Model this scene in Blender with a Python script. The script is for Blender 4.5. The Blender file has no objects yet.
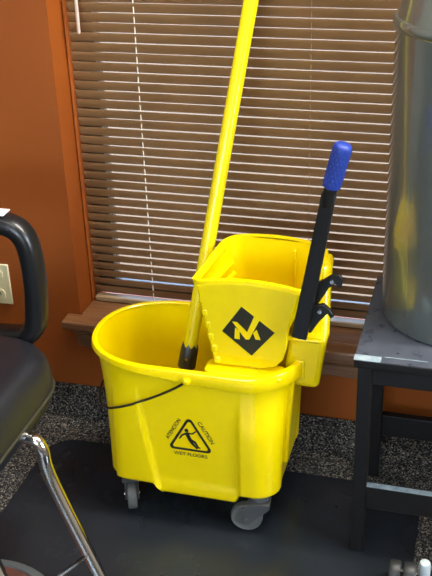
import bpy, bmesh, math, random
from mathutils import Vector, Matrix
random.seed(7)
S = bpy.context.scene
COL = S.collection

# ------------------------------------------------------------------ camera
F_PX, PITCH, YAW, ROLL = 970.0, math.radians(27.7), math.radians(16.55), math.radians(-2.08)
fw = Vector((-math.sin(YAW)*math.cos(PITCH), math.cos(YAW)*math.cos(PITCH), -math.sin(PITCH)))
r0 = Vector((math.cos(YAW), math.sin(YAW), 0)); u0 = r0.cross(fw)
rt = r0*math.cos(ROLL)+u0*math.sin(ROLL); up = u0*math.cos(ROLL)-r0*math.sin(ROLL)
cd = bpy.data.cameras.new('camera'); cam = bpy.data.objects.new('camera', cd); COL.objects.link(cam)
cd.sensor_fit = 'HORIZONTAL'; cd.sensor_width = 36; cd.lens = F_PX/432*36; cd.clip_start = 0.02
M = Matrix((rt, up, -fw)).transposed().to_4x4(); M.translation = Vector((0, -1.956, 1.5)); cam.matrix_world = M
S.camera = cam

# ------------------------------------------------------------------ world, sun, lights, exposure
w = bpy.data.worlds.new('world'); S.world = w; w.use_nodes = True
nt = w.node_tree; bg = nt.nodes['Background']
sky = nt.nodes.new('ShaderNodeTexSky'); sky.sky_type = 'NISHITA'; sky.sun_disc = False
sky.sun_elevation = math.radians(52); sky.sun_rotation = math.radians(75)
nt.links.new(sky.outputs[0], bg.inputs[0]); bg.inputs[1].default_value = 2.6
def light(name, kind, loc, energy, color, rot=(0, 0, 0), size=None):
    d = bpy.data.lights.new(name, kind); d.energy = energy; d.color = color
    if kind == 'AREA':
        d.shape = 'RECTANGLE'; d.size, d.size_y = size
    o = bpy.data.objects.new(name, d); COL.objects.link(o); o.location = loc; o.rotation_euler = rot
    return o
sun = light('sun', 'SUN', (3, 3, 6), 1.2, (1, .92, .8)); sun.data.angle = .01
sun.rotation_euler = Vector((-.75, .18, -.95)).to_track_quat('-Z', 'Y').to_euler()
# daylight entering by the window of the right hand wall, and the ceiling fixtures' light, the last one added
light('window_daylight', 'AREA', (2.52, -1.45, 1.6), 55, (.95, .98, 1), (0, math.radians(90), 0), (1.2, 1.0))
light('rear_window_daylight', 'AREA', (-.6, -4.12, 1.55), 36, (.95, .98, 1), (math.radians(90), 0, 0), (1.9, 1.3))
light('ceiling_lamp', 'AREA', (-.5, -1.15, 2.66), 10, (1, .97, .92), (0, 0, 0), (1.15, .28))
light('ceiling_lamp', 'AREA', (-.5, -2.9, 2.66), 10, (1, .97, .92), (0, 0, 0), (1.15, .28))
light('ceiling_lamp', 'AREA', (.75, -.32, 2.66), 125, (1, .95, .88), (0, 0, 0), (2.0, .2))  # unseen wash light along the window wall, added to brighten reveal and sill
S.view_settings.view_transform = 'Standard'; S.view_settings.look = 'None'
S.view_settings.gamma = 1; S.view_settings.use_curve_mapping = False
S.view_settings.exposure = 0.0

# ------------------------------------------------------------------ materials
def srgb(r, g, b):
    f = lambda c: (c/255/12.92) if c/255 <= .04045 else ((c/255+.055)/1.055)**2.4
    return (f(r), f(g), f(b), 1)
def mat(name, col, rough=.5, metal=0, col2=None, scale=20, detail=3, bump=0, bscale=None, rough2=None, spec=.5, coat=0, stretch=None, lo=.35, hi=.65, sss=0):
    m = bpy.data.materials.new(name); m.use_nodes = True
    n = m.node_tree.nodes; l = m.node_tree.links; p = n['Principled BSDF']
    p.inputs['Base Color'].default_value = col; p.inputs['Roughness'].default_value = rough
    p.inputs['Metallic'].default_value = metal; p.inputs['Specular IOR Level'].default_value = spec
    p.inputs['Coat Weight'].default_value = coat
    tc = n.new('ShaderNodeTexCoord'); mp = n.new('ShaderNodeMapping'); l.new(tc.outputs['Object'], mp.inputs[0])
    if stretch: mp.inputs['Scale'].default_value = stretch
    nz = n.new('ShaderNodeTexNoise'); nz.inputs['Scale'].default_value = scale; nz.inputs['Detail'].default_value = detail
    l.new(mp.outputs[0], nz.inputs['Vector'])
    mr = n.new('ShaderNodeMapRange'); mr.inputs[1].default_value = lo; mr.inputs[2].default_value = hi
    l.new(nz.outputs[0], mr.inputs[0])
    c2 = col2 if col2 else tuple(c*.9 for c in col[:3])+(1,)
    mx = n.new('ShaderNodeMix'); mx.data_type = 'RGBA'; mx.inputs[6].default_value = col; mx.inputs[7].default_value = c2
    l.new(mr.outputs[0], mx.inputs[0]); l.new(mx.outputs[2], p.inputs['Base Color'])
    if rough2 is not None:
        m2 = n.new('ShaderNodeMapRange'); m2.inputs[1].default_value = .3; m2.inputs[2].default_value = .7
        m2.inputs[3].default_value = rough; m2.inputs[4].default_value = rough2
        l.new(nz.outputs[0], m2.inputs[0]); l.new(m2.outputs[0], p.inputs['Roughness'])
    if bump:
        b = n.new('ShaderNodeBump'); b.inputs['Strength'].default_value = bump; b.inputs['Distance'].default_value = .002
        n2 = n.new('ShaderNodeTexNoise'); n2.inputs['Scale'].default_value = bscale or scale; n2.inputs['Detail'].default_value = 2
        l.new(mp.outputs[0], n2.inputs['Vector']); l.new(n2.outputs[0], b.inputs['Height']); l.new(b.outputs[0], p.inputs['Normal'])
    if sss:
        p.inputs['Subsurface Weight'].default_value = sss; p.inputs['Subsurface Radius'].default_value = (.02, .012, .002)
        p.inputs['Subsurface Scale'].default_value = .3
    return m
Y = mat('yellow_plastic', srgb(236, 207, 0), .2, col2=srgb(231, 203, 0), scale=9, bump=.05, bscale=60)
ORANGE = mat('orange_wall_paint', srgb(138, 69, 16), .55, spec=.3, col2=srgb(134, 66, 15), scale=4, bump=.12, bscale=180)
WOOD = mat('brown_sill_wood', srgb(124, 86, 55), .3, col2=srgb(97, 63, 39), scale=22, stretch=(.5, 9, 9), coat=.5)
SLAT = mat('brown_slat', srgb(140, 104, 68), .42, col2=srgb(132, 98, 64), scale=8)
RAIL = mat('tan_rail', srgb(150, 126, 94), .4)
CORD = mat('white_cord', srgb(235, 230, 218), .8)
WANDM = mat('clear_wand', srgb(225, 205, 190), .1)
BLACK = mat('black_metal', srgb(17, 17, 17), .32, bump=.04, bscale=90)
BLKPL = mat('black_print', srgb(30, 30, 18), .5)
DKSOCK = mat('dark_socket_plastic', srgb(44, 44, 34), .4)
WIRE = mat('dark_wire', srgb(42, 38, 22), .35, metal=.4)
STEEL = mat('bolt_steel', srgb(200, 200, 200), .25, metal=1)
CHROME = mat('chrome_tube', srgb(225, 225, 220), .1, metal=1)
BLUE = mat('blue_rubber_grip', srgb(18, 48, 134), .5)
GREYW = mat('grey_caster_rubber', srgb(92, 94, 91), .5, col2=srgb(82, 84, 81), scale=40)
GREYY = mat('grey_caster_fork', srgb(72, 73, 72), .4)
VINYL = mat('black_vinyl', srgb(22, 25, 31), .38, bump=.25, bscale=260, col2=srgb(19, 22, 28))
ARMM = mat('black_arm_plastic', srgb(20, 21, 23), .3, bump=.1, bscale=200)
TABLE = mat('charcoal_wood', srgb(19, 17, 17), .42, spec=.35, col2=srgb(17, 16, 16), scale=14, stretch=(9, 9, .6))
TOPM = mat('charcoal_laminate', srgb(56, 61, 70), .22, col2=srgb(70, 75, 84), scale=30, rough2=.42, detail=6)
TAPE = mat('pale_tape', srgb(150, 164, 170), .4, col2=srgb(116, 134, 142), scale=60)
PAPER = mat('white_paper', srgb(236, 236, 240), .6)
IVORY = mat('ivory_plate', srgb(208, 200, 160), .4)
YARN = mat('grey_yarn', srgb(150, 146, 132), .9)
WHITEW = mat('white_paint', srgb(225, 220, 210), .7)
CREAM = mat('cream_wall_paint', srgb(170, 168, 158), .7, bump=.1, bscale=150)
CEIL = mat('ceiling_white', srgb(215, 212, 205), .8, bump=.2, bscale=90)
FRAME = mat('bronze_window_frame', srgb(60, 50, 42), .4)
GROUND = mat('pale_paving', srgb(99, 75, 49), .9, col2=srgb(90, 68, 44), scale=1.2)
PIPING = mat('olive_piping', srgb(52, 50, 36), .5)
DISC = mat('dark_glossy_base', srgb(70, 52, 48), .22, col2=srgb(96, 60, 50), scale=14)
DISCRIM = mat('grey_rubber_rim', srgb(76, 82, 83), .5)
PALE = mat('pale_blue_grey_plastic', srgb(176, 188, 190), .35)
DKGREY = mat('dark_grey_plastic', srgb(34, 36, 35), .5)

def carpet_mat():
    m = mat('speckled_carpet', srgb(30, 30, 32), .95, spec=.1)
    n = m.node_tree.nodes; l = m.node_tree.links; p = n['Principled BSDF']
    tc = n.new('ShaderNodeTexCoord')
    v = n.new('ShaderNodeTexVoronoi'); v.inputs['Scale'].default_value = 340; l.new(tc.outputs['Object'], v.inputs['Vector'])
    sep = n.new('ShaderNodeSeparateColor'); l.new(v.outputs['Color'], sep.inputs[0])
    r = n.new('ShaderNodeValToRGB'); e = r.color_ramp; e.interpolation = 'CONSTANT'
    e.elements[0].position = 0; e.elements[0].color = srgb(30, 30, 32)
    e.elements[1].position = .45; e.elements[1].color = srgb(64, 62, 60)
    for pos, c in ((.66, srgb(88, 85, 79)), (.82, srgb(116, 110, 99)), (.93, srgb(150, 142, 128))):
        x = e.elements.new(pos); x.color = c
    l.new(sep.outputs[0], r.inputs[0]); l.new(r.outputs[0], p.inputs['Base Color'])
    b = n.new('ShaderNodeBump'); b.inputs['Strength'].default_value = .8; b.inputs['Distance'].default_value = .004
    l.new(sep.outputs[1], b.inputs['Height']); l.new(b.outputs[0], p.inputs['Normal'])
    return m
CARPET = carpet_mat()
def mat_mat():
    m = mat('black_vinyl_mat', srgb(27, 31, 35), .16, col2=srgb(32, 37, 42), scale=5, detail=5, rough2=.3, spec=.35, bump=.06, bscale=14)
    return m
MATM = mat_mat()
def can_mat():
    m = mat('brushed_steel', srgb(124, 130, 126), .22, metal=.65, col2=srgb(118, 124, 120), scale=3, rough2=.25, coat=.6)
    return m
CANM = can_mat()
def glass_mat():
    m = bpy.data.materials.new('window_glass'); m.use_nodes = True
    n = m.node_tree.nodes; l = m.node_tree.links; n.remove(n['Principled BSDF'])
    t = n.new('ShaderNodeBsdfTransparent'); t.inputs[0].default_value = (.93, .95, .94, 1)
    g = n.new('ShaderNodeBsdfGlossy'); g.inputs['Roughness'].default_value = .02
    f = n.new('ShaderNodeFresnel'); f.inputs[0].default_value = 1.45
    x = n.new('ShaderNodeMixShader'); l.new(f.outputs[0], x.inputs[0]); l.new(t.outputs[0], x.inputs[1]); l.new(g.outputs[0], x.inputs[2])
    l.new(x.outputs[0], n['Material Output'].inputs[0])
    return m
GLASS = glass_mat()
def emit_mat(name, col, s):
    m = mat(name, col, .5); p = m.node_tree.nodes['Principled BSDF']
    p.inputs['Emission Color'].default_value = col; p.inputs['Emission Strength'].default_value = s
    return m
LAMP = emit_mat('lamp_diffuser', (1, .95, .86, 1), 3.0)

# ------------------------------------------------------------------ helpers
def obj(name, verts, faces, m, parent=None, smooth=False, bevel=0, seg=2, sharp=40):
    me = bpy.data.meshes.new(name); me.from_pydata([tuple(v) for v in verts], [], faces)
    bm = bmesh.new(); bm.from_mesh(me); bmesh.ops.recalc_face_normals(bm, faces=bm.faces[:]); bm.to_mesh(me); bm.free()
    me.materials.append(m)
    o = bpy.data.objects.new(name, me); COL.objects.link(o)
    if smooth or bevel: me.shade_smooth(); me.set_sharp_from_angle(angle=math.radians(sharp))
    if bevel:
        b = o.modifiers.new('bevel', 'BEVEL'); b.width = bevel; b.segments = seg; b.limit_method = 'ANGLE'; b.angle_limit = math.radians(35)
    if parent: attach(o, parent)
    return o
def attach(o, p):
    o.parent = p; o.matrix_parent_inverse = Matrix.Translation(-world_loc(p))
def world_loc(p):
    return Vector(p.location) + (world_loc(p.parent)+0*p.location - Vector(p.parent.location)*0 if False else Vector((0, 0, 0)))
def tag(o, label=None, cat=None, group=None, kind=None):
    for k, v in (('label', label), ('category', cat), ('group', group), ('kind', kind)):
        if v: o[k] = v
    return o
def thing(name, loc, label, cat, group=None):
    o = bpy.data.objects.new(name, None); COL.objects.link(o); o.location = loc; o.empty_display_size = .05
    return tag(o, label, cat, group)
class MB:
    def __init__(s): s.v = []; s.f = []
    def add(s, v, f):
        k = len(s.v); s.v += [tuple(a) for a in v]; s.f += [tuple(i+k for i in q) for q in f]; return s
    def box(s, x0, x1, y0, y1, z0, z1):
        return s.add([(x, y, z) for z in (z0, z1) for y in (y0, y1) for x in (x0, x1)],
                     [(0, 2, 3, 1), (4, 5, 7, 6), (0, 1, 5, 4), (2, 6, 7, 3), (0, 4, 6, 2), (1, 3, 7, 5)])
    def tube(s, pts, r, n=10, close=False, cap=True):
        pts = [Vector(p) for p in pts]; N = len(pts); rr = r if isinstance(r, (list, tuple)) else [r]*N
        vs = []; prev = None
        for i, p in enumerate(pts):
            a = pts[(i-1) % N] if (i or close) else pts[0]; b = pts[(i+1) % N] if (i < N-1 or close) else pts[-1]
            t = (b-a).normalized()
            if prev is None: prev = Vector((0, 0, 1)).cross(t) if abs(t.z) < .95 else Vector((1, 0, 0)).cross(t)
            q = (prev - t*prev.dot(t)).normalized(); prev = q; q2 = t.cross(q)
            vs += [p+(q*math.cos(2*math.pi*k/n)+q2*math.sin(2*math.pi*k/n))*rr[i] for k in range(n)]
        fs = []
        for i in range(N if close else N-1):
            j = (i+1) % N
            fs += [(i*n+k, i*n+(k+1) % n, j*n+(k+1) % n, j*n+k) for k in range(n)]
        if cap and not close: fs += [tuple(range(n)), tuple((N-1)*n+k for k in range(n))]
        return s.add(vs, fs)
    def lathe(s, prof, origin=(0, 0, 0), axis='z', n=32, ends=True):
        o = Vector(origin); vs = []
        for (r, h) in prof:
            for k in range(n):
                a = 2*math.pi*k/n; c, d = r*math.cos(a), r*math.sin(a)
                vs.append(o+Vector({'z': (c, d, h), 'y': (c, h, d), 'x': (h, c, d)}[axis]))
        fs = [(i*n+k, i*n+(k+1) % n, (i+1)*n+(k+1) % n, (i+1)*n+k) for i in range(len(prof)-1) for k in range(n)]
        if ends: fs += [tuple(range(n)), tuple((len(prof)-1)*n+k for k in range(n))]
        return s.add(vs, fs)
    def prism(s, poly, fa, fb):          # poly 2-D, fa / fb map a 2-D point to the two faces
        n = len(poly)
        return s.add([fa(p) for p in poly]+[fb(p) for p in poly],
                     [tuple(range(n)), tuple(range(n, 2*n))]+[(i, (i+1) % n, n+(i+1) % n, n+i) for i in range(n)])
    def build(s, name, m, parent=None, **k): return obj(name, s.v, s.f, m, parent, **k)
def smooth_path(pts, n=8, close=False):
    P = [Vector(p) for p in pts]; N = len(P); out = []
    for i in range(N if close else N-1):
        g = lambda k: P[k % N] if close else P[max(0, min(N-1, k))]
        a, b, c, d = g(i-1), g(i), g(i+1), g(i+2)
        for k in range(n):
            t = k/n
            out.append(.5*((2*b)+(c-a)*t+(2*a-5*b+4*c-d)*t*t+(3*b-a-3*c+d)*t**3))
    if not close: out.append(P[-1])
    return out
def sstep(a, b, x):
    if a == b: return float(x >= a)
    t = max(0, min(1, (x-a)/(b-a))); return t*t*(3-2*t)
def rrect(x0, x1, y0, y1, r, n=6):
    out = []
    for cx, cy, a0 in ((x1-r, y1-r, 0), (x0+r, y1-r, 90), (x0+r, y0+r, 180), (x1-r, y0+r, 270)):
        for k in range(n+1):
            a = math.radians(a0+90*k/n); out.append((cx+r*math.cos(a), cy+r*math.sin(a)))
    return out
def text_mesh(body, size):
    c = bpy.data.curves.new('lettering', 'FONT'); c.body = body; c.size = size; c.align_x = 'CENTER'; c.align_y = 'CENTER'; c.offset = size*.018
    o = bpy.data.objects.new('lettering', c); COL.objects.link(o); bpy.context.view_layer.update()
    me = bpy.data.meshes.new_from_object(o.evaluated_get(bpy.context.evaluated_depsgraph_get()))
    v = [tuple(q.co) for q in me.vertices]; f = [tuple(p.vertices) for p in me.polygons]
    bpy.data.objects.remove(o); bpy.data.curves.remove(c); bpy.data.meshes.remove(me)
    return v, f

# ------------------------------------------------------------------ room
RX0, RX1, RY0, CZ = -2.3, 2.6, -4.2, 2.7
WX0, WX1, WZ0, WZ1, WT = -.94, .78, .3155, 1.86, .17
def struct(o): return tag(o, kind='structure')
struct(MB().box(RX0-.2, RX1+.2, RY0-.2, .0, -.1, 0).build('floor', CARPET))
struct(MB().box(RX0-.2, RX1+.2, RY0-.2, WT, CZ, CZ+.1).build('ceiling', CEIL))
wb = MB().box(RX0-.2, WX0, 0, WT, -.1, CZ).box(WX1, RX1+.2, 0, WT, -.1, CZ).box(WX0, WX1, 0, WT, -.1, WZ0-.022).box(WX0, WX1, 0, WT, WZ1, CZ)
struct(wb.build('wall_back', ORANGE))
struct(MB().box(RX0-.2, RX0, RY0-.2, 0, 0, CZ).build('wall_left', CREAM))
wr = MB().box(RX1, RX1+.2, RY0-.2, -2.0, 0, CZ).box(RX1, RX1+.2, -.9, 0, 0, CZ).box(RX1, RX1+.2, -2.0, -.9, 0, .8).box(RX1, RX1+.2, -2.0, -.9, 2.2, CZ)
struct(wr.build('wall_right', CREAM))
wf = MB().box(RX0, -1.55, RY0-.2, RY0, 0, CZ).box(.35, RX1, RY0-.2, RY0, 0, CZ).box(-1.55, .35, RY0-.2, RY0, 0, .9).box(-1.55, .35, RY0-.2, RY0, 2.2, CZ)
struct(wf.build('wall_front', CREAM))
# carpeted skirting
struct(MB().box(RX0, RX1, -.012, .0, 0, .102).build('baseboard_back', CARPET, bevel=.004))
# window: sill, jamb beads, frame, panes
win = struct(MB().box(WX0, WX1, WT-.045, WT-.005, WZ0, WZ0+.03).box(WX0, WX1, WT-.045, WT-.005, WZ1-.05, WZ1)
             .box(WX0, WX0+.05, WT-.045, WT-.005, WZ0+.03, WZ1-.05).box(WX1-.05, WX1, WT-.045, WT-.005, WZ0+.03, WZ1-.05)
             .box(-.1, -.05, WT-.045, WT-.005, WZ0+.03, WZ1-.05).build('window_1', FRAME))
for x0, x1 in ((WX0+.05, -.1), (-.05, WX1-.05)):
    MB().box(x0, x1, WT-.028, WT-.022, WZ0+.03, WZ1-.05).build('pane', GLASS, win)
sill = struct(MB().box(WX0-.034, WX1+.034, -.046, .0, WZ0-.024, WZ0).box(WX0+.0005, WX1-.0005, 0, WT-.045, WZ0-.022, WZ0).build('trim_1', WOOD, bevel=.005, seg=3))
struct(MB().prism([(-.034, WZ0-.024), (-.034, WZ0-.036), (-.016, WZ0-.052), (-.016, WZ0-.085), (0, WZ0-.085), (0, WZ0-.024)],
                  lambda p: (WX0-.01, p[0], p[1]), lambda p: (WX1+.01, p[0], p[1])).build('trim_2', WOOD, bevel=.003))
struct(MB().box(WX0, WX0+.009, .074, .118, WZ0, WZ1).build('trim_3', ORANGE, bevel=.006, seg=3))
# outside
struct(MB().box(-14, 14, WT+.02, 26, -.35, -.25).build('ground_outside', GROUND))
# other windows' frames and ceiling lamps that light the room
wn2 = struct(MB().box(RX1+.06, RX1+.1, -2.0, -.9, .8, .86).box(RX1+.06, RX1+.1, -2.0, -.9, 2.14, 2.2).box(RX1+.06, RX1+.1, -2.0, -1.94, .86, 2.14).box(RX1+.06, RX1+.1, -.96, -.9, .86, 2.14).build('window_2', FRAME))
MB().box(RX1+.075, RX1+.08, -1.94, -.96, .86, 2.14).build('pane', GLASS, wn2)
wn3 = struct(MB().box(-1.55, .35, RY0-.1, RY0-.06, .9, .96).box(-1.55, .35, RY0-.1, RY0-.06, 2.14, 2.2).box(-1.55, -1.49, RY0-.1, RY0-.06, .96, 2.14).box(.29, .35, RY0-.1, RY0-.06, .96, 2.14).build('window_3', FRAME))
MB().box(-1.49, .29, RY0-.085, RY0-.08, .96, 2.14).build('pane', GLASS, wn3)
for y, wh in ((-1.15, 'nearer the blinds'), (-2.9, 'nearer the rear wall')):
    t = thing('ceiling_lamp', (-.5, y, 2.7), 'long ceiling lamp with white diffuser '+wh, 'lamp', 'ceiling lamps')
    MB().box(-1.1, .1, y-.16, y+.16, 2.675, 2.7).build('housing', WHITEW, t)
    MB().box(-1.08, .08, y-.14, y+.14, 2.665, 2.675).build('diffuser', LAMP, t)

t = thing('ceiling_lamp', (.75, -.32, 2.7), 'added long ceiling lamp brightening the window reveal and sill', 'lamp', 'ceiling lamps')  # fixture added out of view to carry the extra reveal light
MB().box(-.28, 1.78, -.44, -.20, 2.675, 2.7).build('housing', WHITEW, t)
MB().box(-.25, 1.75, -.42, -.22, 2.665, 2.675).build('diffuser', LAMP, t)

# outlet
t = thing('wall_outlet', (-1.16, 0, .325), 'ivory electrical outlet plate on orange wall beside chair arm', 'outlet')
MB().box(-1.193, -1.123, -.006, 0, .323, .437).build('cover_plate', IVORY, t, bevel=.003)
for zc in (.352, .408):
    soc = MB().prism(rrect(-1.176, -1.140, zc-.014, zc+.014, .01), lambda p: (p[0], -.0085, p[1]), lambda p: (p[0], -.005, p[1])).build('socket', IVORY, t)
    sl = MB()
    for dx in (-.0065, .0065): sl.box(-1.158+dx-.001, -1.158+dx+.001, -.0092, -.008, zc-.002, zc+.007)
    sl.build('slot', BLACK, soc)
MB().lathe([(.003, -.0075), (.003, -.005)], (-1.158, 0, .38), 'y', 10).build('screw', STEEL, t)

# ------------------------------------------------------------------ blinds
BY = .083; PITCHZ = .0222; TILT = math.radians(65)
bl = thing('venetian_blinds', (-.08, BY, WZ0), 'brown horizontal slat blinds hanging closed in the window', 'blinds')
SX0, SX1 = -.928, .765
sv, sf = [], []
K = 5
for i in range(K+1):
    q = -.0125+.025*i/K; c = .0022*(1-(q/.0125)**2)
    ly = q*math.cos(TILT)-c*math.sin(TILT); lz = -q*math.sin(TILT)-c*math.cos(TILT)
    for dz in (0, .0005):
        sv += [(SX0, ly, lz+dz), (SX1, ly, lz+dz)]
for i in range(K):
    a = i*4; b = a+4
    sf += [(a, b, b+1, a+1), (a+2, a+3, b+3, b+2), (a, a+2, b+2, b), (a+1, b+1, b+3, a+3)]
sf += [(0, 1, 3, 2), (K*4, K*4+2, K*4+3, K*4+1)]
first = None; z = .349; zs = []
while z < 1.79: zs.append(z); z += PITCHZ
for i, z in enumerate(zs):
    if first is None: o = first = obj('slat', sv, sf, SLAT, smooth=True)
    else: o = first.copy(); COL.objects.link(o)
    o.location = (0, BY, z); o.rotation_euler = (0, random.uniform(-.0006, .0006), 0)
    o.parent = bl; o.matrix_parent_inverse = Matrix.Translation(-bl.location)
MB().box(SX0, SX1, BY-.012, BY+.012, .3175, .3305).build('bottom_rail', RAIL, bl, bevel=.003)
MB().box(SX0, SX1, BY-.016, BY+.022, 1.815, 1.855).build('head_rail', RAIL, bl, bevel=.003)
for x in (-.771, -.375, .02, .45):
    MB().tube([(x, BY-.0028, .33), (x, BY-.0028, 1.815)], .0014 if x < -.5 else .0009, 6).build('ladder_cord', CORD if x < -.5 else RAIL, bl)
MB().tube([(-.897, BY-.022, 1.005), (-.897, BY-.022, 1.008), (-.895, BY-.02, 1.82)], [.0025, .0042, .0038], 8).build('tilt_wand', WANDM, bl, smooth=True)

# ------------------------------------------------------------------ mat
mt = MB().prism(rrect(-1.0, -.06, -1.75, -.108, .07), lambda p: (p[0], p[1], .0), lambda p: (p[0], p[1], .004)).build('floor_mat', MATM, bevel=.0015)
tag(mt, 'glossy black plastic floor mat under the yellow mop bucket', 'mat')

# ------------------------------------------------------------------ mop bucket
ZR = .41; YC = -.197; XC = -.56
def rim_outline():
    pts = []
    a, b, n = .172, .142, 2.25                          # left superellipse end
    xl = -.628
    for k in range(0, 49):
        th = math.radians(90+180*k/48); c, s_ = math.cos(th), math.sin(th)
        pts.append((xl+a*math.copysign(abs(c)**(2/n), c), YC+b*math.copysign(abs(s_)**(2/n), s_)))
    r = .105; xr = -.328
    for k in range(0, 13):
        th = math.radians(270+90*k/12); pts.append((xr-r+r*math.cos(th), YC-b+r+r*math.sin(th)))
    for k in range(0, 13):
        th = math.radians(90*k/12); pts.append((xr-r+r*math.cos(th), YC+b-r+r*math.sin(th)))
    return pts
def resample(p, n):
    P = p+[p[0]]; d = [0]
    for a, b in zip(P, P[1:]): d.append(d[-1]+math.dist(a, b))
    out = []; j = 0
    for i in range(n):
        t = d[-1]*i/n
        while d[j+1] < t: j += 1
        u = (t-d[j])/max(1e-9, d[j+1]-d[j]); out.append((P[j][0]+(P[j+1][0]-P[j][0])*u, P[j][1]+(P[j+1][1]-P[j][1])*u))
    return out
NB = 360
OUT = resample(rim_outline(), NB)
NRM = []
for i in range(NB):
    a, b = OUT[i-1], OUT[(i+1) % NB]; dx, dy = b[0]-a[0], b[1]-a[1]; l = math.hypot(dx, dy); NRM.append((dy/l, -dx/l))
if (OUT[10][0]-XC)*NRM[10][0]+(OUT[10][1]-YC)*NRM[10][1] < 0: NRM = [(-x, -y) for x, y in NRM]
# squarer plan of the bucket's foot, matched to the rim by direction from the centre
FOOT = []
FP = rrect(-.756, -.364, -.341, -.062, .05, 10)
for x, y in OUT:
    best = None; dx, dy = x-XC, y-YC
    for a, b in zip(FP, FP[1:]+FP[:1]):
        ex, ey = b[0]-a[0], b[1]-a[1]; den = dx*ey-dy*ex
        if abs(den) < 1e-12: continue
        t_ = ((a[0]-XC)*ey-(a[1]-YC)*ex)/den; u_ = ((a[0]-XC)*dy-(a[1]-YC)*dx)/den
        if t_ > 0 and -1e-6 <= u_ <= 1+1e-6: best = (XC+dx*t_, YC+dy*t_)
    FOOT.append(best)
def zbot(x): return .099-.024*sstep(-.640, -.622, x)*(1-sstep(-.458, -.440, x))
def shell(i, z, off=0, detail=True):
    x, y = OUT[i]; s = min(1.05, max(0, (ZR-z)/.31)); s = s**.85
    X = x+(FOOT[i][0]-x)*s; Yy = y+(FOOT[i][1]-y)*s
    d = off
    if detail:
        side = sstep(.4, .8, abs(NRM[i][1]))
        cr = -.672+.042*(.36-z)/.26
        podl = (1-sstep(cr-.003, cr+.006, X))*sstep(-.734, -.724, X)
        podr = sstep(-.448, -.438, X)
        fade = 1-sstep(.26, .37, z)
        d += side*.009*max(podl, podr)*fade
        belly = sstep(-.655, -.63, X)*(1-sstep(-.455, -.43, X))*(1-sstep(.105, .125, z))
        d += side*.003*belly
        d -= .012*(1-sstep(zbot(X), zbot(X)+.012, z))   # rounded foot
    return Vector((X+NRM[i][0]*d, Yy+NRM[i][1]*d, z))
bk = thing('mop_bucket', (XC, YC, 0), 'yellow plastic wheeled mop bucket with a wet floor caution print', 'mop bucket')
V = []; Fc = []
NZ = 44
for j in range(NZ):
    f = j/(NZ-1)
    for i in range(NB):
        xb = FOOT[i][0]
        zb = zbot(xb); V.append(shell(i, zb+(ZR-zb)*(f**1.25)))
NI = 12
for j in range(NI):
    zz = ZR-(ZR-.12)*j/(NI-1)
    for i in range(NB): V.append(shell(i, zz, -.0045, False))
R_ = NZ+NI
for j in range(R_-1):
    for i in range(NB): Fc.append((j*NB+i, j*NB+(i+1) % NB, (j+1)*NB+(i+1) % NB, (j+1)*NB+i))
V.append(Vector((XC, YC, .085))); cb = len(V)-1; V.append(Vector((XC, YC, .12))); ct = len(V)-1
for i in range(NB):
    Fc.append((i, (i+1) % NB, cb)); Fc.append(((R_-1)*NB+i, (R_-1)*NB+(i+1) % NB, ct))
body = obj('bucket_body', V, Fc, Y, bk, smooth=True, sharp=50)
# rolled lip: from the tab at the front right corner round the spout end to the back
def idx(cond): return [i for i in range(NB) if cond(i)]
st = min(range(NB), key=lambda i: math.dist(OUT[i], (-.331, -.262)))
en = min(range(NB), key=lambda i: math.dist(OUT[i], (-.331, -.12)))
seq = []; i = st
step = -1 if OUT[(st-1) % NB][1] < OUT[st][1] else 1
while True:
    seq.append(i)
    if i == en: break
    i = (i+step) % NB
prof = [(-.005, -.004), (-.0052, .001), (-.0035, .0025), (.004, .0025), (.0075, .0015), (.009, -.0015), (.0105, -.022), (.0095, -.024), (.008, -.024), (.007, -.010), (.001, -.008)]
V = []; Fc = []; n = len(prof)
for i in seq:
    g = .40+.85*sstep(-.78, -.42, OUT[i][0])
    for o_, h in prof: V.append(shell(i, ZR, o_*(1 if o_ < .005 else .75+.25*g), False)+Vector((0, 0, h*(g if h < -.005 else 1)+.006*sstep(-.44, -.34, OUT[i][0])*(1 if OUT[i][1] < YC else 0))))
for j in range(len(seq)-1):
    for k in range(n): Fc.append((j*n+k, j*n+(k+1) % n, (j+1)*n+(k+1) % n, (j+1)*n+k))
Fc += [tuple(range(n)), tuple((len(seq)-1)*n+k for k in range(n))]
obj('rim_lip', V, Fc, Y, bk, smooth=True, sharp=32)
e0 = shell(st, ZR, 0, False)
MB().box(e0.x-.006, e0.x+.016, e0.y-.003, e0.y+.009, ZR-.034, ZR+.012).build('rim_tab', Y, bk, bevel=.003)
# vertical rib on the right front corner
ii = min(range(NB), key=lambda i: math.dist(OUT[i], (-.336, -.285)))
V = []
for k in range(9):
    zz = ZR-.03-(ZR-.03-.165)*k/8; p = shell(ii, zz, 0); nx, ny = NRM[ii]; tx, ty = -ny, nx
    for a, b in ((-.006, -.002), (-.004, .010), (.004, .010), (.006, -.002)):
        V.append(p+Vector((tx*a+nx*b, ty*a+ny*b, 0)))
Fc = [(k*4+q, k*4+(q+1) % 4, k*4+4+(q+1) % 4, k*4+4+q) for k in range(8) for q in range(4)]+[(0, 1, 2, 3), (32, 33, 34, 35)]
obj('corner_rib', V, Fc, Y, bk, smooth=True, bevel=.002)
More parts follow.
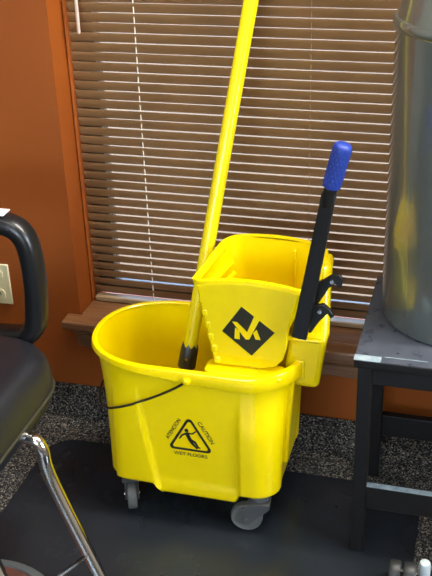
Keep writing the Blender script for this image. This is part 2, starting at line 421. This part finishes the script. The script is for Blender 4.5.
# wire bail
bz = {0: .398, 1: .337}
i0 = min(range(NB), key=lambda i: math.dist(OUT[i], (-.548, YC-.142)) + (9 if OUT[i][1] > YC else 0))
i1 = min(range(NB), key=lambda i: math.dist(OUT[i], (-.548, YC+.142)) + (9 if OUT[i][1] < YC else 0))
run = []; i = i0
while True:
    run.append(i)
    if i == i1: break
    i = (i+step) % NB
path = []
L = len(run)
for k, i in enumerate(run):
    g = min(k, L-1-k)/(L-1)*2                    # 0 at the pivots, 1 at the spout end
    zz = .395-.115*min(1, g/.62)**.8 if g > 0 else .395
    path.append(shell(i, zz, .012+.004*g))
path = [path[0]+Vector((.0, .0, .004))+Vector((0, -.0, .0))]+path[::3]+[path[-1]+Vector((0, 0, .004))]
MB().tube(path, .0028, 8).build('wire_bail', WIRE, bk, smooth=True)
for s_, i in ((-1, i0), (1, i1)):
    p = shell(i, .392, 0)
    MB().lathe([(.0085, 0), (.0085, s_*.014), (.005, s_*.0165)], (p.x, p.y, p.z), 'y', 16).build('bail_boss', Y, bk, smooth=True)

def front_y(x, z):
    best = None
    for i in range(NB):
        if OUT[i][1] < YC-.1:
            p = shell(i, z)
            if best is None or abs(p.x-x) < abs(best.x-x): best = p
    return best.y
# caution print on the front panel
ya, yb = front_y(-.55, .29), front_y(-.55, .21)
def sgn(u, v, o=.0009):      # u across, v up from the print's centre
    z = .244+v; return (-.551+u, ya+(yb-ya)*(.29-z)/.08-o, z)
def outline_poly(pts, wd, r):
    # rounded triangle ring
    def rounded(P, r):
        out = []
        for k in range(3):
            a, b, c = Vector(P[k-1]), Vector(P[k]), Vector(P[(k+1) % 3])
            d1, d2 = (a-b).normalized(), (c-b).normalized(); half = math.acos(d1.dot(d2))/2
            ce = b+(d1+d2).normalized()*(r/math.sin(half)); t1 = b+d1*(r/math.tan(half)); t2 = b+d2*(r/math.tan(half))
            a1 = math.atan2(*(t1-ce).yx); a2 = math.atan2(*(t2-ce).yx)
            while a2-a1 > math.pi: a2 -= 2*math.pi
            while a2-a1 < -math.pi: a2 += 2*math.pi
            out += [(ce.x+r*math.cos(a1+(a2-a1)*q/5), ce.y+r*math.sin(a1+(a2-a1)*q/5)) for q in range(6)]
        return out
    c = Vector((sum(p[0] for p in pts)/3, sum(p[1] for p in pts)/3))
    inn = [tuple(c+(Vector(p)-c)*(1-wd)) for p in pts]
    A, B = rounded(pts, r), rounded(inn, r*.55); n = len(A)
    return [*A, *B], [(i, (i+1) % n, n+(i+1) % n, n+i) for i in range(n)]
TRI = [(.0, .055), (-.0525, -.037), (.0525, -.037)]
pv, pf = outline_poly(TRI, .19, .008)
obj('caution_triangle', [sgn(*p) for p in pv], pf, BLKPL, bk)
fig = []
def limb(*p):
    # flat limb: pairs (u, v, half width)
    L_, R__ = [], []
    for k, (u, v, h) in enumerate(p):
        a = Vector(p[max(0, k-1)][:2]); b = Vector(p[min(len(p)-1, k+1)][:2]); t = (b-a).normalized()
        L_.append((u-t.y*h, v+t.x*h)); R__.append((u+t.y*h, v-t.x*h))
    return L_+R__[::-1]
fig.append([(-.007+.0048*math.cos(a*math.pi/6), .0165+.0048*math.sin(a*math.pi/6)) for a in range(12)])
fig.append(limb((-.007, .011, .004), (-.004, .002, .0045), (.001, -.009, .0045)))
fig.append(limb((.001, -.008, .0036), (.011, -.012, .003), (.018, -.025, .002), (.023, -.026, .002)))
fig.append(limb((-.001, -.008, .0036), (.006, -.018, .003), (.016, -.029, .002)))
fig.append(limb((-.005, .009, .0026), (.006, .009, .0022), (.0145, .017, .0016)))
fig.append(limb((-.008, .008, .0026), (-.018, .002, .0022), (-.024, -.008, .0016)))
mb = MB()
for P in fig: mb.add([sgn(*p) for p in P], [tuple(range(len(P)))])
mb.build('slipping_figure', BLKPL, bk)
for body_, size, (cu, cv), ang in (('ATENCION', .0125, (-.0365, .016), 60.3), ('CAUTION', .0135, (.0365, .016), -60.3), ('WET FLOORS', .0125, (.0, -.0475), 0)):
    v, f = text_mesh(body_, size); ca, sa = math.cos(math.radians(ang)), math.sin(math.radians(ang))
    obj('lettering', [sgn(cu+p[0]*ca-p[1]*sa, cv+p[0]*sa+p[1]*ca) for p in v], f, BLKPL, bk)
# casters
def caster(px, py, ang, wx, wy):
    """swivel caster: fork under the pod at px,py; wheel contact at wx,wy; wheel rolls along direction ang"""
    WR = .036; d = Vector((math.cos(ang), math.sin(ang), 0)); ax = Vector((-d.y, d.x, 0)); c = Vector((wx, wy, WR+.004))
    mb = MB().lathe([(.019, .082), (.022, .086), (.022, .096), (.018, .105)], (px, py, 0), 'z', 20)
    for s_ in (-1, 1):
        P = [(-.012, -.012), (-.014, .0), (.0, .014), (.020, .060), (.052, .060), (.050, .046), (.012, -.010), (.0, -.015)]
        # fork cheek in the wheel plane, leaning from axle to swivel
        off = Vector((px, py, 0))-Vector((wx, wy, 0)); lean = off.dot(d)
        P = [(-.013, -.006), (-.010, .010), (lean-.021, .046), (lean+.021, .046), (lean+.021, .030), (.014, -.004), (.006, -.013), (-.006, -.013)]
        side = off.dot(ax)
        f = lambda p, h: tuple(c+d*p[0]+ax*h+Vector((0, 0, p[1])))
        mb.prism(P, lambda p: f(p, s_*.0125), lambda p: f(p, s_*.016))
    q = [c+d*(lean+u)+ax*v+Vector((0, 0, h)) for h in (.037, .048) for u, v in ((-.024, -.0205), (.024, -.0205), (.024, .0205), (-.024, .0205))]
    mb.add(q, [(0, 1, 2, 3), (4, 5, 6, 7), (0, 1, 5, 4), (1, 2, 6, 5), (2, 3, 7, 6), (3, 0, 4, 7)])
    k = mb.build('caster', GREYY, bk, smooth=True, sharp=30)
    prof = [(.004, -.0105), (.022, -.0105), (.023, -.0085), (.029, -.0085), (.0325, -.0105), (.0352, -.0075), (.036, 0), (.0352, .0075), (.0325, .0105), (.029, .0085), (.023, .0085), (.022, .0105), (.004, .0105)]
    w_ = MB(); n = 32; vs = []
    for r, h in prof:
        for j in range(n):
            a = 2*math.pi*j/n; vs.append(c+d*(r*math.cos(a))+Vector((0, 0, r*math.sin(a)))+ax*h)
    w_.add(vs, [(i*n+j, i*n+(j+1) % n, (i+1)*n+(j+1) % n, (i+1)*n+j) for i in range(len(prof)-1) for j in range(n)]+[tuple(range(n)), tuple((len(prof)-1)*n+j for j in range(n))])
    sub(w_.build('wheel', GREYW, None, smooth=True, sharp=30), k)
    b_ = MB(); vs = []
    for r, h in ((.0045, -.0185), (.005, -.0165), (.005, .0165), (.0045, .0185)):
        for j in range(12):
            a = 2*math.pi*j/12; vs.append(c+d*(r*math.cos(a))+Vector((0, 0, r*math.sin(a)))+ax*h)
    b_.add(vs, [(i*12+j, i*12+(j+1) % 12, (i+1)*12+(j+1) % 12, (i+1)*12+j) for i in range(3) for j in range(12)]+[tuple(range(12)), tuple(36+j for j in range(12))])
    sub(b_.build('axle_bolt', STEEL, None, smooth=True), k)
def sub(o, part):          # sub-part of a part whose own transform is identity under its thing
    o.parent = part; o.matrix_parent_inverse = Matrix.Identity(4)
caster(-.403, -.316, math.radians(6), -.431, -.328)
caster(-.712, -.300, math.radians(111), -.708, -.316)
caster(-.402, -.105, math.radians(20), -.428, -.114)
caster(-.698, -.105, math.radians(60), -.708, -.122)

# ------------------------------------------------------------------ wringer
wg = thing('mop_wringer', (-.43, -.19, .40), 'yellow side press wringer with dark diamond emblem on the bucket', 'wringer')
ZT = .598
def wring_ring(z, off=0, n=6):
    f = (ZT-z)/.30
    P = rrect(-.546+.058*f+off, -.300-.14*f-off, -.296+.006*f+off, -.094-.02*f-off, .03, n)
    return [(x+(.026*(y+.296)/.2)*sstep(-.42, -.52, x), y) for x, y in P]
def arch(x, y=-.3): return .016*max(0, 1-((x+.425)/.125)**2)+.008*sstep(-.25, -.12, y)
levels = [.30, .36, .42, .48, .54, .575, ZT]
V = []; Fc = []
rings = [(z, 0) for z in levels]+[(z, .0045) for z in levels[::-1]]
for z, o_ in rings:
    for p in wring_ring(z, o_): V.append((p[0], p[1], z+arch(p[0], p[1])*sstep(.45, ZT, z)))
n = 28
for j in range(len(rings)-1):
    for k in range(n): Fc.append((j*n+k, j*n+(k+1) % n, (j+1)*n+(k+1) % n, (j+1)*n+k))
Fc += [tuple(range(n)), tuple((len(rings)-1)*n+k for k in range(n))]
obj('wringer_body', V, Fc, Y, wg, smooth=True, sharp=40)
# rolled top edge
base = [Vector((p[0], p[1], ZT)) for p in wring_ring(ZT, .001, 6)]
pts = []
for a, b in zip(base, base[1:]+base[:1]):
    m_ = max(1, int((b-a).length/.015))
    for k in range(m_):
        q = a+(b-a)*k/m_; pts.append((q.x, q.y, ZT+arch(q.x, q.y)))
V = []; Fc = []; N = len(pts)
prof = [(-.004, -.002), (-.0035, .0015), (.003, .002), (.006, .001), (.0075, -.008), (.006, -.009), (.0045, -.002)]
n = len(prof)
for i in range(N):
    a, b = Vector(pts[i-1]), Vector(pts[(i+1) % N]); t_ = (b-a); t_.z = 0; t_.normalize(); nn = Vector((t_.y, -t_.x, 0))
    if nn.dot(Vector(pts[i])-Vector((-.42, -.197, 0))) < 0: nn = -nn
    for o_, h in prof: V.append(Vector(pts[i])+nn*o_+Vector((0, 0, h)))
for i in range(N):
    for k in range(n): Fc.append((i*n+k, i*n+(k+1) % n, ((i+1) % N)*n+(k+1) % n, ((i+1) % N)*n+k))
obj('top_edge', V, Fc, Y, wg, smooth=True, sharp=50)
# raised front plate, emblem
def plate_pt(p, o): return (p[0], -.296+.006*(ZT-p[1])/.30-o, p[1])
PL = smooth_path([(-.512, .56, 0), (-.503, .43, 0)], 3)
PP = [(-.425, .6125), (-.47, .6095), (-.515, .6005), (-.534, .595), (-.504, .420), (-.488, .411), (-.395, .413), (-.372, .420), (-.356, .438), (-.347, .470), (-.342, .520), (-.322, .596), (-.335, .6015), (-.38, .610)]
mb = MB().prism(PP, lambda p: plate_pt(p, -.004), lambda p: plate_pt(p, .006))
mb.build('front_plate', Y, wg, bevel=.004, seg=3)
for ya_, yb_ in ((-.326, -.272), (-.122, -.072)):
    MB().prism(rrect(-.520, -.352, ya_, yb_, .014), lambda p: (p[0], p[1], .400), lambda p: (p[0], p[1], .409)).build('support_ledge', Y, wg, bevel=.003)
def em(u, v, o): # emblem coordinates: crop pixels of the print
    X = (u-210)/5.4; Z = (175-v)/5.4
    k = .00204; x = -.4265+X*k; z = .4985+Z*k*1.15+(.07*X*k)
    return plate_pt((x, z), .006+o)
DI = [(175, 38), (355, 172), (225, 305), (62, 175)]
MB().prism(DI, lambda p: em(*p, -.0005), lambda p: em(*p, .0008)).build('emblem_diamond', BLKPL, wg)
marks = [[(122, 120), (148, 122), (203, 175), (250, 76), (279, 96), (214, 214), (194, 214)],
         [(137, 152), (161, 172), (161, 216), (131, 212)],
         [(236, 178), (256, 158), (277, 214), (250, 212)]]
mb = MB()
for P in marks: mb.prism(P, lambda p: em(*p, .0006), lambda p: em(*p, .0014))
mb.build('emblem_letter', Y, wg)
# ribs of the left press wall, inside and out
for k in range(6):
    z = .565-.028*k; f = (ZT-z)/.30; x = -.546+.058*f
    MB().tube([(x+.010, -.272, z), (x+.032, -.125, z)], .008, 8).build('wall_rib', Y, wg, smooth=True)
    MB().box(x+.0090, x+.024, -.3015, -.284, z-.012, z+.006).build('edge_tooth', Y, wg, bevel=.005, seg=3)
MB().prism([(-.552, .603), (-.537, .601), (-.535, .595), (-.549, .596)], lambda p: (p[0]+.004, -.286, p[1]), lambda p: (p[0]+.022, -.128, p[1]+.008)).build('left_flange', Y, wg, bevel=.002)
# slanted press plate on the right inside
MB().prism([(-.318, .598), (-.312, .598), (-.412, .36), (-.418, .36)], lambda p: (p[0], -.285, p[1]), lambda p: (p[0], -.110, p[1])).build('press_plate', Y, wg, bevel=.002)
MB().box(-.372, -.366, -.112, -.102, .50, .60).build('back_fold', Y, wg, bevel=.002)
# side housing hanging over the bucket's end
PR = smooth_path([(-.262, .472, 0), (-.245, .485, 0), (-.215, .565, 0), (-.17, .606, 0), (-.112, .606, 0)], 2)
prof = [(-.262, .352)]+[(p.x, p.y) for p in PR[::2]]+[(-.104, .352)]
def hx(p): return -.286+.016*sstep(.34, .47, p[1])-.010*sstep(.50, .61, p[1])-.03*(1-sstep(.42, .52, p[1]))*(p[0]+.262)/.158
hb = MB().prism(prof, lambda p: (-.368+.05*sstep(.45, .52, p[1]), p[0], p[1]), lambda p: (hx(p), p[0], p[1]))
hb.build('side_housing', Y, wg, bevel=.014, seg=4)
MB().box(-.362, -.280, -.267, -.256, .468, .476).build('housing_ledge', Y, wg, bevel=.003)
# handle: flat bar, neck, grip
HB, HT = Vector((-.3185, -.314, .509)), Vector((-.2640, -.318, .825))
d = (HT-HB).normalized(); ax = d.cross(Vector((0, 1, 0))).normalized()
def bar(name, a, b, w0, w1, th, m, **k):
    mb = MB(); dd = (b-a).normalized(); s_ = dd.cross(Vector((0, 1, 0))).normalized(); yv = s_.cross(dd)
    q = [p+s_*(u*w_)+yv*(v*th) for p, w_ in ((a, w0), (b, w1)) for u, v in ((-1, -1), (1, -1), (1, 1), (-1, 1))]
    mb.add(q, [(0, 1, 2, 3), (4, 5, 6, 7), (0, 1, 5, 4), (1, 2, 6, 5), (2, 3, 7, 6), (3, 0, 4, 7)])
    return mb.build(name, m, wg, bevel=.0025, seg=2, **k)
lv = bar('handle_bar', HB, HT, 0.0155, .0135, .009, BLACK)
bd = d; d = (d+Vector((.075, 0, 0))).normalized(); ax = d.cross(Vector((0, 1, 0))).normalized()
G0, G1 = HT+d*.010, HT+d*.105
nk = MB().tube([HT-bd*.028-Vector((0, .004, 0)), HT-bd*.004-Vector((0, .002, 0)), HT+d*.016], [.0085, .0125, .0115], 16); o = nk.build('neck', mat('neck_enamel', srgb(40, 40, 40), .2, metal=.5), None, smooth=True); o.parent = lv; o.matrix_parent_inverse = Matrix.Identity(4)
pth = [(G0, .0145), (G0+d*.002, .0168), (G0+d*.006, .0172)]+[(G0+d*(.006+.074*k/20), .0172) for k in range(1, 21)]+[(G0+d*.084, .0162), (G0+d*.0872, .0125), (G0+d*.0882, .004)]
g_ = MB().tube([p for p, r in pth], [r for p, r in pth], 24); o = g_.build('grip', BLUE, None, smooth=True); o.parent = lv; o.matrix_parent_inverse = Matrix.Identity(4)
kn = MB()
for k in range(9):
    for j in range(14):
        a = 2*math.pi*(j+.5*(k % 2))/14; c = G0+d*(.011+.0082*k)
        yv = ax.cross(d); rr = ax*math.cos(a)+yv*math.sin(a); tt = -ax*math.sin(a)+yv*math.cos(a)
        p = c+rr*.0169
        kn.add([p+d*.0042, p+tt*.0024, p-d*.0042, p-tt*.0024, p+rr*.0016], [(0, 1, 4), (1, 2, 4), (2, 3, 4), (3, 0, 4), (0, 1, 2, 3)])
o = kn.build('grip_knurl', BLUE, None); o.parent = lv; o.matrix_parent_inverse = Matrix.Identity(4)
bo = MB().lathe([(.006, -.3235), (.0065, -.320), (.0065, -.30)], (-.316, 0, .515), 'y', 14); o = bo.build('pivot_bolt', BLACK, None, smooth=True); o.parent = lv; o.matrix_parent_inverse = Matrix.Identity(4)
# linkage brackets behind the lever
def plate(name, P, y0, y1, holes):
    mb = MB().prism(P, lambda p: (p[0], y0, p[1]), lambda p: (p[0], y1, p[1]))
    k = mb.build(name, BLACK, wg, bevel=.0015)
    for hx_, hz in holes:
        o = MB().lathe([(.0042, y0-.004), (.0048, y0-.002), (.0048, y1)], (hx_, 0, hz), 'y', 12).build('bolt', STEEL, None, smooth=True)
        o.parent = k; o.matrix_parent_inverse = Matrix.Identity(4)
plate('linkage_plate', [(-.332, .572), (-.322, .604), (-.286, .614), (-.262, .632), (-.248, .634), (-.241, .622), (-.244, .606), (-.252, .606), (-.256, .613), (-.268, .603), (-.290, .563), (-.312, .545)], -.272, -.262, [(-.297, .594), (-.262, .618)])
plate('linkage_arm', [(-.325, .540), (-.300, .566), (-.276, .572), (-.262, .560), (-.254, .548), (-.261, .542), (-.268, .552), (-.284, .532), (-.301, .503), (-.309, .507)], -.286, -.276, [(-.283, .556)])

# ------------------------------------------------------------------ mop
mp_ = thing('mop', (-.615, -.20, .136), 'wet mop with yellow pole and dark collar standing in bucket', 'mop')
A = Vector((-.590, -.195, .352)); Bq = Vector((-.462, .02, 1.16))
def cam_pt(px, py, y):
    rr = rt*((px-216)/F_PX)-up*((py-288)/F_PX)+fw; t_ = (y+1.956)/rr.y; return Vector((0, -1.956, 1.5))+rr*t_
A = cam_pt(189.5, 349, -.20); Bq = cam_pt(251.5, -2, .005)
dv = (Bq-A).normalized()
MB().tube([A, A+(Bq-A)*.5, Bq+dv*.17, Bq+dv*.175], [.0155, .0155, .0155, .012], 20).build('pole', mat('yellow_pole_enamel', srgb(226, 204, 8), .24), mp_, smooth=True)
c0 = A-dv*.045; c1 = A+dv*.006
so = MB().tube([c0, c0+dv*.004, c1-dv*.002, c1], [.017, .0205, .0195, .0185], 18).build('collar', DKSOCK, mp_, smooth=True)
for j in range(8):
    a = 2*math.pi*j/8; e1 = dv.cross(Vector((0, 1, 0))).normalized(); e2 = e1.cross(dv); rr = e1*math.cos(a)+e2*math.sin(a); tt = -e1*math.sin(a)+e2*math.cos(a)
    p = c1+rr*.0172
    o = MB().add([p-tt*.005-rr*.0015, p+tt*.005-rr*.0015, p+tt*.005+rr*.0015, p-tt*.005+rr*.0015, p+dv*.009], [(0, 1, 2, 3), (0, 1, 4), (1, 2, 4), (2, 3, 4), (3, 0, 4)]).build('collar_tooth', DKSOCK, None)
    o.parent = so; o.matrix_parent_inverse = Matrix.Identity(4)
pb = c0+dv*.026-Vector((-.1, .95, -.25)).normalized()*.0205
o = MB().lathe([(.0028, -.0015), (.0034, 0), (.0034, .004)], pb, 'y', 10).build('bolt', STEEL, None, smooth=True); o.parent = so; o.matrix_parent_inverse = Matrix.Identity(4)
mb = MB(); hd = c0-dv*.02
mb.tube([c0+dv*.002, hd-dv*.03], .011, 10)
for k in range(60):
    a = random.uniform(0, 2*math.pi); r = random.uniform(.02, .085); h = random.uniform(0, .03)
    e = Vector((max(-.70, min(-.51, hd.x+r*math.cos(a))), max(-.285, min(-.12, hd.y+r*math.sin(a)*.9)), .142+h*.5))
    mid = (hd+e)/2+Vector((0, 0, .015)); mb.tube(smooth_path([hd-dv*.02, mid, e, e+Vector((random.uniform(-.01, .01), random.uniform(-.01, .01), 0))], 4), .004, 6)
tag(mb.build('yarn_head', YARN, mp_, smooth=True), kind='stuff')

# ------------------------------------------------------------------ low table
tb = thing('side_table', (.1, -.16, 0), 'low charcoal side table standing by the window sill', 'table')
TX0, TX1, TY0, TY1, TZ = -.204, .42, -.352, .012, .495
top = MB().box(TX0, TX1, TY0, TY1, TZ-.018, TZ-.0008).build('table_top', TABLE, tb, bevel=.002)
lam = MB().box(TX0+.001, TX1-.001, TY0+.001, TY1-.001, TZ-.002, TZ).build('laminate', TOPM, None); lam.parent = top; lam.matrix_parent_inverse = Matrix.Identity(4)
def leg(x0, y0): return MB().box(x0, x0+.028, y0, y0+.028, .005, TZ-.018).build('leg', TABLE, tb, bevel=.002)
for x0 in (-.196, .384):
    for y0 in (-.346, -.085): leg(x0, y0)
for y0 in (-.343, -.08):
    MB().box(-.168, .384, y0, y0+.020, .125, .182).build('stretcher', TABLE, tb, bevel=.002)
    MB().box(-.168, .384, y0+.002, y0+.018, TZ-.060, TZ-.018).build('apron', TABLE, tb, bevel=.0015)
for x0 in (-.193, .391): MB().box(x0, x0+.018, -.318, -.085, TZ-.060, TZ-.018).build('apron', TABLE, tb, bevel=.0015)
for x0 in (-.196, .384):
    for y0 in (-.346, -.085): MB().lathe([(.009, .004), (.009, .006)], (x0+.014, y0+.014, 0), 'z', 10).build('foot_glide', STEEL, tb)
o = MB().box(TX0, TX0+.052, TY0-.0008, TY0+.020, TZ, TZ+.0006).build('corner_tape', TAPE, None); sub(o, top)
o = MB().box(TX0+.058, TX0+.14, TY0+.0205, TY0+.0225, TZ, TZ+.0004).build('scuff', TAPE, None); sub(o, top)

sub(MB().box(-.168, .384, -.343, -.329, .182, .1835).build('worn_lit_edge', TAPE, None), tb.children[[c.name.startswith('stretcher') for c in tb.children].index(True)])  # pale strip: light on the stretcher's top painted in, along with wear
# ------------------------------------------------------------------ steel can on the table
CX, CY, CR = -.008, -.108, .172
cn = thing('steel_can', (CX, CY, TZ), 'tall shiny steel can with a rounded lid on the table', 'can')
z0 = TZ+.0005
MB().lathe([(CR-.006, 0), (CR-.001, .002), (CR, .008), (CR, .30), (CR+.001, .592)], (CX, CY, z0), 'z', 96).build('can_body', CANM, cn, smooth=True)
MB().lathe([(CR-.003, .592), (CR+.004, .592), (CR+.007, .598), (CR+.007, .606), (CR+.003, .612), (CR-.003, .612)], (CX, CY, z0), 'z', 96).build('rim_band', CANM, cn, smooth=True, sharp=50)
MB().lathe([(CR-.002, .612), (CR-.006, .630), (CR-.016, .668), (CR-.04, .718), (CR-.09, .758), (.02, .773)], (CX, CY, z0), 'z', 96).build('lid', CANM, cn, smooth=True)

# ------------------------------------------------------------------ armchair at the left
ch = thing('armchair', (-1.07, -.66, 0), 'black vinyl armchair with chrome legs at the left edge', 'chair')
# seat cushion: lofted pillow
def cushion(name, x0, x1, y0, y1, z0, z1, m, rad=.07):
    V = []; Fc = []; n = 40; rows = []
    for k in range(13):
        a = math.pi*(k/12-.5); rows.append((math.cos(a), math.sin(a)))
    for c, s_ in rows:
        ins = rad*.55*(1-abs(c)**.6); P = rrect(x0+ins, x1-ins, y0+ins, y1-ins, rad, 9)
        for p in P: V.append((p[0], p[1], (z0+z1)/2+(z1-z0)/2*math.copysign(abs(s_)**.8, s_)))
    N = 40
    for j in range(12):
        for i in range(N): Fc.append((j*N+i, j*N+(i+1) % N, (j+1)*N+(i+1) % N, (j+1)*N+i))
    Fc += [tuple(range(N)), tuple(12*N+i for i in range(N))]
    return obj(name, V, Fc, m, ch, smooth=True, sharp=70)
seat = cushion('seat', -1.32, -.788, -.93, -.402, .366, .505, VINYL, .10)
P = rrect(-1.32, -.787, -.93, -.401, .10, 9)
sub(MB().tube([(p[0], p[1], .420) for p in P], .003, 6, close=True).build('piping', PIPING, None, smooth=True), seat)
sub(MB().tube([(p[0]*1.0-.03*(1 if p[0] > -1.05 else -1), p[1]-.03*(1 if p[1] > -.68 else -1), .492) for p in P], .0028, 6, close=True).build('piping', VINYL, None, smooth=True), seat)
V = []
bkr = cushion('backrest', -1.40, -1.31, -.93, -.418, .52, .86, VINYL, .03)
def arm(y):
    tp = lambda x, z: (x, y, z)
    P = smooth_path([tp(-1.33, .736), tp(-1.15, .742), tp(-.99, .743), tp(-.893, .741), tp(-.853, .716), tp(-.842, .65), tp(-.846, .56), tp(-.861, .505), tp(-.915, .484), tp(-1.15, .480), tp(-1.33, .480)], 8)
    mb = MB(); n = 14; V = []
    for i, p in enumerate(P):
        a, b = P[max(0, i-1)], P[min(len(P)-1, i+1)]; t_ = (b-a).normalized(); nn = Vector((0, 1, 0)).cross(t_)
        for k in range(n):
            q = 2*math.pi*k/n; c, s_ = math.cos(q), math.sin(q)
            V.append(p+nn*(.0215*math.copysign(abs(c)**.8, c))+Vector((0, 1, 0))*(.027*math.copysign(abs(s_)**.8, s_)))
    Fc = [(i*n+k, i*n+(k+1) % n, (i+1)*n+(k+1) % n, (i+1)*n+k) for i in range(len(P)-1) for k in range(n)]+[tuple(range(n)), tuple((len(P)-1)*n+k for k in range(n))]
    return obj('arm_loop', V, Fc, ARMM, ch, smooth=True, sharp=60)
far = arm(-.395); arm(-.955)
sv_ = MB().box(-.985, -.884, -.411, -.379, .7635, .7652).build('paper_sticker', PAPER, None); sub(sv_, far)
mk = MB().tube(smooth_path([(-.93, -.399, .7655), (-.918, -.391, .7655), (-.915, -.401, .7655), (-.905, -.389, .7655), (-.901, -.398, .7655)], 4), .0012, 4).build('pen_mark', BLACK, None); sub(mk, far)
def cleg(xt, yt, xf, yf):
    s_ = 1 if xf > xt else -1
    P = smooth_path([(xt-s_*.10, yt, .378), (xt-s_*.015, yt, .378), (xt+s_*.012, yt-.002*s_, .360), (xt+(xf-xt)*.2, yt+(yf-yt)*.2, .28), (xf, yf, .012)], 6)
    k = MB().tube(P, .0135, 14).build('leg', CHROME, ch, smooth=True)
    sub(MB().lathe([(.014, .004), (.0145, .014), (.012, .020)], (xf, yf, 0), 'z', 14).build('foot_cap', BLACK, None, smooth=True), k)
cleg(-.783, -.588, -.632, -.628); cleg(-.806, -.80, -.66, -.86)
cleg(-1.24, -.588, -1.37, -.55); cleg(-1.24, -.80, -1.37, -.86)
MB().tube([cam_pt(88, 555, -.622), cam_pt(46, 586, -.66)], .0048, 8).build('cross_bar', CHROME, ch, smooth=True)

# ------------------------------------------------------------------ things at the bottom edge
dc = thing('round_base', (-.905, -.745, .004), 'low round dark base with grey rim under the black armchair', 'base')
MB().lathe([(.168, 0), (.176, .004), (.178, .010), (.174, .015), (.158, .0165), (.156, .012)], (-.90, -.739, .0045), 'z', 64, ends=False).build('rim', DISCRIM, dc, smooth=True)
MB().lathe([(.157, 0), (.157, .013), (.10, .018), (.02, .022)], (-.90, -.739, .0045), 'z', 64).build('disc', DISC, dc, smooth=True)
cs = thing('furniture_caster', (-.075, -.42, .004), 'dark twin wheel furniture caster at the bottom right on the mat', 'caster')
for x0, x1 in ((-.104, -.081), (-.075, -.050)):
    MB().lathe([(.012, x0), (.024, x0), (.0265, x0+.004), (.0265, x1-.004), (.024, x1), (.012, x1)], (0, -.418, .031), 'x', 28).build('wheel', DKGREY, cs, smooth=True, sharp=35)
MB().lathe([(.011, -.0815), (.011, -.0745)], (0, -.418, .031), 'x', 14).build('hub', DKGREY, cs)
MB().tube([(-.078, -.418, .03), (-.078, -.445, .065)], .003, 8).build('stem', DKGREY, cs)
pp = thing('pale_post', (-.034, -.40, 0), 'pale grey post foot beside the twin wheel caster', 'post')
MB().lathe([(.0115, 0), (.0125, .004), (.0125, .040), (.0105, .047), (.004, .050)], (-.034, -.392, .0005), 'z', 20).build('post', PALE, pp, smooth=True)
